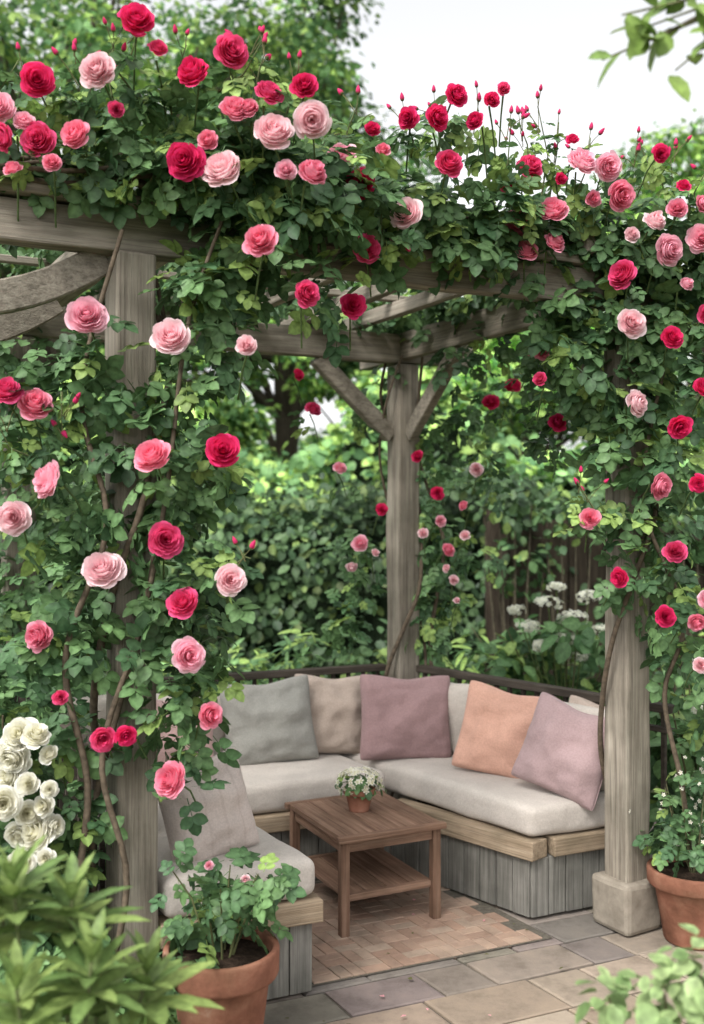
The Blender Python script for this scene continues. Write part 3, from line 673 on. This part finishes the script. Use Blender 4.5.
clump(mb,(1.30,3.86,.38),(.16,.15,.09),70,.085,dark=1.1); clump(mb,(1.24,3.84,.50),(.08,.08,.08),20,.08); clump(mb,(1.36,3.86,.58),(.10,.08,.12),26,.08); clump(mb,(1.32,3.9,.76),(.07,.08,.1),12,.08)
for k in range(8):
    a=k*.8; mb.tube([(1.315,3.86,.24),(1.315+.06*math.cos(a),3.86+.06*math.sin(a),.4),(1.315+.11*math.cos(a),3.86+.1*math.sin(a),.55+.1*random.random())],[.004,.003,.002],(.1,.1,.05),5,2)
K=60; pp=np.array([1.33,3.82,.52])+rng.normal(size=(K,3))*[.09,.05,.13]
mb.inst(FLORET,frames(rng.normal(size=(K,3))*.5+[0,-.7,.5],None,.010),pp,np.tile([.6,.55,.3],(K,1)),np.tile([.82,.8,.74],(K,1)),1)
mb.build('flowering_foliage',[M_LEAF,M_PETAL,M_STEM],parent=p2)
tpz=tz+.0115
p3=pot('small_potted_flowers',.03,4.22,.066,.095,tpz)
mb=MB(); clump(mb,(.03,4.22,tpz+.11),(.085,.065,.032),90,.042,T=LEAF,dark=1.2)
K=95; dd=nrm(rng.normal(size=(K,3))+[0,0,.8]); pp=np.array([.03,4.22,tpz+.118])+dd*[.095,.08,.06]
mb.inst(FLORET,frames(dd+rng.normal(size=(K,3))*.3,None,.0155),pp,np.tile([.7,.66,.3],(K,1)),np.tile([.86,.84,.78],(K,1)),1)
for k in range(14):
    j=rng.integers(0,K); mb.tube([(.03,4.22,tpz+.07),(pp[j]+[.03,4.22,tpz+.07])/2,pp[j]],[.0015,.001,.001],(.1,.16,.05),4,2)
mb.build('flowers',[M_LEAF,M_PETAL,M_STEM],parent=p3)

# ------------------------------------------------------------------ surrounding shrubs
def rosebush(name,cl,fl,size=.1,dark=1.,y=3.0):
    mb=MB()
    for c,r_,n in cl: clump(mb,c,r_,n,size,dark=dark)
    if fl: roses(mb,fl,y,yj=.04,sc=.95)
    c=cl[0][0]
    for k in range(7):
        a=k*.9; t=cl[k%len(cl)][0]; mb.tube([(c[0]+.06*math.cos(a),c[1]+.06*math.sin(a),-.03),((c[0]+t[0])/2,(c[1]+t[1])/2+.02,t[2]*.5),t],[.009,.007,.004],(.1,.08,.05),5,2)
    return mb.build(name,[M_LEAF,M_PETAL,M_STEM])
rosebush('white_rose_bush',[((-1.12,3.15,.75),(.2,.16,.22),130),((-1.0,3.1,.5),(.18,.16,.25),120),((-1.2,3.15,.35),(.2,.2,.3),120),((-.92,3.1,.25),(.1,.13,.18),50),((-1.1,3.15,1.0),(.16,.12,.12),40)],
  [(-.975,.985,.115,'C'),(-.92,.99,.09,'C'),(-.995,.92,.11,'C'),(-1.0,.80,.10,'C'),(-.95,.755,.09,'C'),(-.90,.78,.08,'C'),(-.93,.70,.12,'C'),(-.98,.69,.09,'C'),(-1.01,.86,.09,'C'),(-.875,.715,.085,'C'),(-.94,.85,.07,'C'),(-.88,.64,.07,'C'),(-.95,.63,.08,'C'),(-.89,.93,.06,'C'),(-.87,.84,.05,'C')],y=2.90,size=.105,dark=1.15)
rosebush('garden_shrub',[((-1.4,4.0,.6),(.3,.3,.5),180),((-1.05,3.75,.35),(.2,.2,.35),120),((-1.6,4.3,.9),(.3,.3,.4),110),((-1.25,4.1,1.0),(.2,.2,.25),60)],None,size=.13,dark=1.1)
def hydrangea(name,c,heads,size,h):
    mb=MB(); c=np.array(c,float)
    for k in range(10):
        d=rng.normal(size=3)*[.22,.15,.05]; clump(mb,c+d+[0,0,h*random.uniform(.3,.8)],(size*.4,size*.3,size*.3),34,.12,T=LEAF,droop=.2,dark=1.3); t=c+d*1.2+[0,0,h*.85]; mb.tube([c,(c+t)/2+[0,0,.03],t],[.008,.006,.004],(.1,.1,.05),5,2)
    for hx,hz,hr in heads:
        K=38; dd=nrm(rng.normal(size=(K,3))+[0,-.6,.8]); pc=np.array([c[0]+hx,c[1]-.18,hz]); pp=pc+dd*hr*[1.1,1,.5]
        mb.inst(FLORET,frames(dd+rng.normal(size=(K,3))*.35,None,.019),pp,np.tile([.66,.68,.45],(K,1)),np.tile([.84,.84,.76],(K,1)),1)
        mb.tube([pc,(pc+c)/2+[0,0,.05],c],[.004,.005,.006],(.1,.14,.05),5,2)
    return mb.build(name,[M_LEAF,M_PETAL,M_STEM])
hydrangea('white_hydrangea',(1.35,6.3,0),[(-.15,1.12,.08),(0,1.03,.09),(.1,1.16,.07),(-.05,.90,.07),(.18,.95,.07),(-.28,.98,.07),(.3,1.1,.07),(-.2,.86,.06),(.05,.80,.06),(-.34,1.08,.05),(-.1,1.22,.05)],.5,1.1)
hydrangea('white_hydrangea',(1.62,4.6,0),[(-.1,.98,.05),(.02,.9,.05),(.1,1.03,.05),(-.06,.78,.05),(.04,.68,.05)],.4,.95)
def shrubrow(name,items,size,dark,warm=0.,T=None):
    mb=MB()
    for (x,y,z,rx,rz,n) in items:
        clump(mb,(x,y,z),(rx,rx*.8,rz),n,size,T=T or LEAF,dark=dark*random.uniform(.65,1.4),warm=warm,mat=0)
        for k in range(4): mb.tube([(x+.05*k,y,-.03),(x+.08*k-.1,y,z*.5),(x+rx*.4*(k-1.5),y,z)],[.015,.01,.005],(.07,.06,.04),5,1)
    return mb.build(name,[M_LEAF,M_STEM])
it=[]
for x in np.arange(-3.6,4.6,.34):
    hgt=random.uniform(.55,1.1); it.append((x,6.7+random.uniform(-.25,.35),hgt*.6,.32,hgt*.55,210))
shrubrow('shrub_border',it,.08,1.15,.1)
it=[(x,6.2+random.uniform(-.1,.2),.62+random.uniform(-.1,.16),.16,.28,80) for x in (-1.1,-.7,-.35,.75,1.0)]
shrubrow('leafy_perennials',it,.12,1.6,.3,T=leaflet(.13,.14,-.22))
def hedge(name,x0,x1,y,h,th,leaf,n,dark,warm=.0,seed=0,var=.35):
    mb=MB(); nx=int((x1-x0)/.25)
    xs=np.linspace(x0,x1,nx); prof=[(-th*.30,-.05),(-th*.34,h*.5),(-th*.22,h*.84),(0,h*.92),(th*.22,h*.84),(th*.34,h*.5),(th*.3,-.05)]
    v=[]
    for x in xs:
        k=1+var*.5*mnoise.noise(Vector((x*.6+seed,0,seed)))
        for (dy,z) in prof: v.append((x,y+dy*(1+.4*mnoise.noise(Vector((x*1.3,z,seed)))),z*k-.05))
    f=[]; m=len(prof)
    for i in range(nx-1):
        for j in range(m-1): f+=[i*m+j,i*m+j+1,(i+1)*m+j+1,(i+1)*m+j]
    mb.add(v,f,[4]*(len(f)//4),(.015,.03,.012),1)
    X=rng.uniform(x0,x1,n)
    kk=np.array([1+var*.5*mnoise.noise(Vector((x*.6+seed,0,seed))) for x in X])
    zz=rng.uniform(0,1,n); top=rng.random(n)<.35
    lump=np.array([1+.9*mnoise.noise(Vector((x*1.7+seed,q*3.6,3.1)))+.3*mnoise.noise(Vector((x*4+seed,q*9,3.1))) for x,q in zip(X,zz)])
    Y=np.where(top,y+rng.uniform(-.4,.4,n)*th,y-th*.46*lump*np.where(rng.random(n)<.85,1,-1)); Z=np.where(top,h*kk*.93+rng.normal(size=n)*.12*lump,zz*h*kk)
    Y+=rng.normal(size=n)*.06
    nz=np.stack([rng.normal(size=n)*.4,np.where(top,-.2,np.sign(Y-y)*.6)+rng.normal(size=n)*.3,.6+rng.normal(size=n)*.3],-1)
    patch=np.array([mnoise.noise(Vector((x*1.1+seed,q*1.6,7.))) for x,q in zip(X,Z)])
    c0,c1=leafcols(n,dark,warm); m_=(1+.9*patch)[:,None]; c0=c0*m_; c1=c1*m_
    mb.inst(LEAF,frames(nz,rng.normal(size=(n,3))*.6+[0,-.3,-.7],leaf*rng.uniform(.55,1.3,n)),np.stack([X,Y,Z],-1),c0,c1,0)
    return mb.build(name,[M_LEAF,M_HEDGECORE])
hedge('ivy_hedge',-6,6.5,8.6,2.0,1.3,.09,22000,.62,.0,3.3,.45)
hedge('laurel_hedge',-8,9,11.6,2.9,1.7,.15,14000,2.0,.35,8.8,.9)
mb=MB()
for i in range(26):
    x=1.15+i*.15; mb.box((x,7.75,.85+random.uniform(-.01,.01)),np.eye(3),(.071,.012,.78),(.1,.1,.1))
for z in(.35,1.35): mb.box((3.03,7.785,z),np.eye(3),(1.95,.02,.045),(.1,.1,.1))
for i in range(4): mb.box((1.1+i*1.28,7.86,.85),np.eye(3),(.05,.05,.87),(.1,.1,.1))
mb.build('board_fence',[W_FENCE],False)
it=[(x,7.5+random.uniform(-.1,.1),z,.3,.26,110) for x,z in ((1.15,1.75),(1.6,1.7),(2.1,1.62),(2.6,1.75),(2.35,1.2),(1.25,1.3),(3.1,1.6))]
shrubrow('fence_ivy',it,.085,1.0,.05)

# ------------------------------------------------------------------ trees
def tree(name,x,y,base,crown,lobes,nleaf,leaf,dark,warm,trunk=.25,seed=1):
    r=random.Random(seed); mb=MB(); cx,cy,cz=crown[:3]; rx,ry,rz=crown[3:]
    top=np.array([cx,cy,cz+rz*.5]); b0=np.array([x,y,-.05])
    pts=[b0+(top-b0)*t+np.array([.15*math.sin(4*t+seed),.1*math.cos(3*t),0]) for t in np.linspace(0,1,9)]
    mb.tube(pts,np.linspace(trunk,trunk*.2,9),(.09,.075,.055),9,1)
    for k in range(lobes):
        th=r.uniform(0,6.28); ph=math.acos(r.uniform(-.75,1)); rr=r.uniform(.45,1.0)
        c=np.array([cx+rx*rr*math.sin(ph)*math.cos(th),cy+ry*rr*math.sin(ph)*math.sin(th),cz+rz*rr*math.cos(ph)])
        t=r.uniform(.35,.85); s=np.array(pts[int(t*8)]); mid=(s+c)/2+np.array([0,0,-.1*rz*.3])
        mb.tube([s,mid,c],[trunk*.3,trunk*.18,trunk*.06],(.09,.075,.055),5,1)
        lr=r.uniform(.16,.34)*min(rx,rz); tone=dark*r.uniform(.65,1.35)
        n=int(nleaf/lobes*(lr/(.25*min(rx,rz)))**2)
        for q in range(3):
            cc=c+np.array([r.uniform(-1,1),r.uniform(-1,1),r.uniform(-.6,.6)])*lr*.7
            clump(mb,cc,(lr*.8,lr*.8,lr*.5),n//3,leaf,T=DIAM,dark=tone*r.uniform(.85,1.15),warm=warm,upb=.7,fr=0,shell=1.6,mat=0)
    return mb.build(name,[M_LEAFBG,M_STEM],False)
tree('broadleaf_tree',-4.2,14.5,0,(-4.2,14.5,6.6,3.6,3.2,4.2),85,20000,.16,1.6,.25,.3,5)
tree('broadleaf_tree',-.9,16.5,0,(-1.1,16.5,6.8,2.8,2.4,3.9),70,20000,.16,1.5,.2,.25,9)
tree('broadleaf_tree',-2.2,12.8,0,(-2.4,12.8,3.6,1.9,1.5,1.6),40,10000,.13,2.1,.35,.14,13)
tree('broadleaf_tree',7.4,21,0,(7.4,21,7.6,2.9,2.5,2.6),60,13000,.17,2.3,.35,.25,21)
tree('broadleaf_tree',3.0,18,0,(3.0,18,4.2,2.6,2,1.9),55,13000,.16,2.6,.4,.2,27)
tree('broadleaf_tree',1.0,14,0,(.8,14,3.6,1.8,1.5,1.4),40,10000,.13,2.3,.4,.14,33)
tree('broadleaf_tree',5.2,13.5,0,(5.2,13.5,3.5,2.0,1.6,1.6),40,10000,.14,2.0,.3,.16,37)
mb=MB()
for x in np.arange(-34,36,2.2):
    hh=random.uniform(3.6,6.2); y_=34+random.uniform(-3,3); mb.tube([(x,y_,0),(x,y_,hh*.6)],[.25,.12],(.08,.07,.05),6,1)
    for q in range(5): clump(mb,(x+random.uniform(-1,1),y_+random.uniform(-1,1),hh*random.uniform(.35,.85)),(1.5,1.2,hh*.28),260,.36,T=DIAM,dark=random.uniform(1.6,2.8),warm=.2,upb=.7,fr=0,mat=0)
mb.build('distant_trees',[M_LEAFBG,M_STEM],False)

# ------------------------------------------------------------------ foreground planting
def whorl_shrub(name,c,tips,leaf,T,cola,colb,nper=11):
    mb=MB(); c=np.array(c,float)
    for t in tips:
        t=np.array(t,float); mb.tube([c+rng.normal(size=3)*[.03,.03,0],(c+t)/2+[0,0,.03],t],[.008,.006,.004],(.12,.14,.06),6,1)
        for lv in range(3):
            n=nper-lv*2; a=np.arange(n)/n*2*math.pi+random.random()*6; el=[.25,.7,1.2][lv]+rng.normal(size=n)*.12
            d=np.stack([np.cos(a)*np.cos(el),np.sin(a)*np.cos(el),np.sin(el)],-1); up=np.stack([-np.cos(a)*np.sin(el),-np.sin(a)*np.sin(el),np.cos(el)],-1)
            k=rng.random((n,1)); col=np.array(cola)*(1-k)+np.array(colb)*k
            mb.inst(T,frames(up,d,leaf*rng.uniform(.75,1.15,n)*(1-.18*lv)),np.tile(t-[0,0,.03*(2-lv)],(n,1)),col,col*1.35+.01,0)
    return mb.build(name,[M_LEAF,M_STEM])
tips=[(-.66,1.95,.90),(-.56,2.0,.85),(-.50,1.92,.76),(-.42,2.05,.68),(-.62,1.85,.74),(-.72,2.05,.82),(-.56,1.82,.62),(-.44,1.90,.58),(-.52,2.05,.62),(-.78,1.95,.93),(-.68,1.8,.58),(-.5,1.8,.48),(-.38,2.0,.52)]
whorl_shrub('broadleaf_foreground_shrub',(-.58,1.95,-.03),tips,.15,leaflet(.15,.12,-.22),(.10,.17,.05),(.25,.33,.10),10)
mb=MB()
for (x,y,z,r_,n) in [(.66,1.9,.76,.07,40),(.60,1.92,.70,.07,40),(.70,1.85,.66,.09,70),(.62,1.85,.58,.10,80),(.56,1.95,.64,.05,20),(.74,1.9,.82,.05,20),(.50,1.95,.68,.04,14),(.64,1.88,.4,.13,70),(.66,1.88,.2,.12,50)]:
    d=nrm(rng.normal(size=(n,3))); p=np.array([x,y,z])+d*r_*rng.random((n,1))**.5; k=rng.random((n,1))
    col=np.array([.12,.19,.07])*(1-k)+np.array([.27,.35,.16])*k
    mb.inst(leaflet(.42,.12,-.08),frames(d*.5+[0,-.2,.7]+rng.normal(size=(n,3))*.3,d+rng.normal(size=(n,3))*.4,.042*rng.uniform(.7,1.3,n)),p,np.clip(col*1.6,0,.6),col,0)
    mb.tube([(.65,1.9,-.03),(.63,1.9,z*.5),(x,y,z)],[.007,.005,.003],(.12,.12,.06),5,1)
mb.build('variegated_foreground_shrub',[M_LEAF,M_STEM])
mb=MB()
for (x,y,s) in [(-.62,2.98,.24),(-.74,2.9,.28),(-.85,2.85,.32),(-.58,2.85,.20),(-.95,2.95,.32),(-.68,2.8,.24)]:
    n=26; a=rng.random(n)*6.28; el=rng.uniform(.3,1.3,n); d=np.stack([np.cos(a)*np.cos(el),np.sin(a)*np.cos(el),np.sin(el)],-1); up=np.stack([-np.cos(a)*np.sin(el),-np.sin(a)*np.sin(el),np.cos(el)],-1)
    k=rng.random((n,1)); col=np.array([.06,.13,.035])*(1-k)+np.array([.14,.24,.06])*k
    mb.inst(leaflet(.09,.1,-.45),frames(up,d,s*rng.uniform(.6,1.2,n)),np.tile([x,y,0.],(n,1))+rng.normal(size=(n,3))*[.03,.03,0],col,col*1.2,0)
for (x,y,z) in [(-.72,2.95,.2),(-.84,2.9,.3),(-1.0,2.85,.35),(-.62,2.92,.12),(-.9,2.7,.2)]: clump(mb,(x,y,z),(.1,.1,.14),34,.09,mat=0,warm=.1,dark=1.2)
mb.build('ground_cover_plants',[M_LEAF,M_STEM])
mb=MB()
mb.tube([(2.3,1.6,-.03),(2.25,1.65,1.2),(2.15,1.75,2.4),(2.0,1.8,3.6)],[.09,.075,.055,.03],(.09,.075,.055),9,1)
br=[(2.18,1.72,2.2),(1.6,1.9,2.75),(1.1,2.0,2.82),(.78,2.0,2.66),(.60,2.0,2.57)]
mb.tube(br,[.03,.018,.011,.006,.003],(.1,.085,.06),6,1)
for (s,e_) in [((.9,2.0,2.72),(.64,1.98,2.50)),((.8,2.,2.68),(.54,2.0,2.62)),((1.0,2,2.74),(.72,1.98,2.57)),((.74,2,2.63),(.50,2.0,2.53)),((.85,2,2.69),(.60,2.0,2.60))]:
    mb.tube([s,e_],[.004,.002],(.12,.12,.06),5,1)
    s=np.array(s);e_=np.array(e_)
    n=8; tt=rng.uniform(.35,1.05,n)[:,None]; p=s*(1-tt)+e_*tt; k=rng.random((n,1)); col=np.array([.12,.20,.05])*(1-k)+np.array([.22,.32,.08])*k
    mb.inst(leaflet(.28,.12,-.2),frames(np.array([0,-.6,.6])+rng.normal(size=(n,3))*.45,rng.normal(size=(n,3))*.6+[-.4,0,-.6],.075*rng.uniform(.7,1.2,n)),p,col,col*1.3,0)
for c in [(2.0,1.8,3.6),(1.6,1.9,3.2),(2.4,1.8,3.3),(1.9,2.2,3.7),(1.5,1.9,2.85)]: clump(mb,c,(.35,.35,.25),90,.1,T=LEAF,mat=0,dark=1.5)
mb.build('overhanging_garden_tree',[M_LEAF,M_STEM])

# ------------------------------------------------------------------ sky, sun, camera
w=bpy.data.worlds.new('World'); scene.world=w; w.use_nodes=True; nt=w.node_tree; nt.nodes.clear()
sk=N(nt,'ShaderNodeTexSky'); sk.sky_type='NISHITA'; sk.sun_disc=False; sk.sun_elevation=R(52); sk.sun_rotation=R(215); sk.air_density=1.0; sk.dust_density=4.0; sk.ozone_density=1.0
hs=N(nt,'ShaderNodeHueSaturation'); hs.inputs['Saturation'].default_value=.08; hs.inputs['Value'].default_value=2.35
bg=N(nt,'ShaderNodeBackground'); bg.inputs['Strength'].default_value=.15; ow=N(nt,'ShaderNodeOutputWorld')
nt.links.new(sk.outputs[0],hs.inputs['Color']); nt.links.new(hs.outputs[0],bg.inputs['Color']); nt.links.new(bg.outputs[0],ow.inputs[0])
sl=bpy.data.lights.new('sun','SUN'); sl.energy=2.0; sl.angle=R(12); sl.color=(1,.95,.88); so=bpy.data.objects.new('sun',sl); COL.objects.link(so)
el=R(52); az=R(215); dv=Vector((math.sin(az)*math.cos(el),math.cos(az)*math.cos(el),math.sin(el)))
so.rotation_euler=dv.to_track_quat('Z','Y').to_euler()
cam=bpy.data.cameras.new('camera'); co=bpy.data.objects.new('camera',cam); COL.objects.link(co)
co.location=(0,0,1.6); co.rotation_euler=(R(90),0,0); cam.sensor_fit='VERTICAL'; cam.sensor_height=36; cam.lens=35.16; cam.shift_y=.0127
cam.clip_end=1000; cam.clip_start=.05; cam.dof.use_dof=True; cam.dof.focus_distance=3.5; cam.dof.aperture_fstop=1.9
scene.camera=co
scene.view_settings.view_transform='Standard'; scene.view_settings.look='None'; scene.view_settings.exposure=0
print('faces',sum(len(m.polygons) for m in bpy.data.meshes))
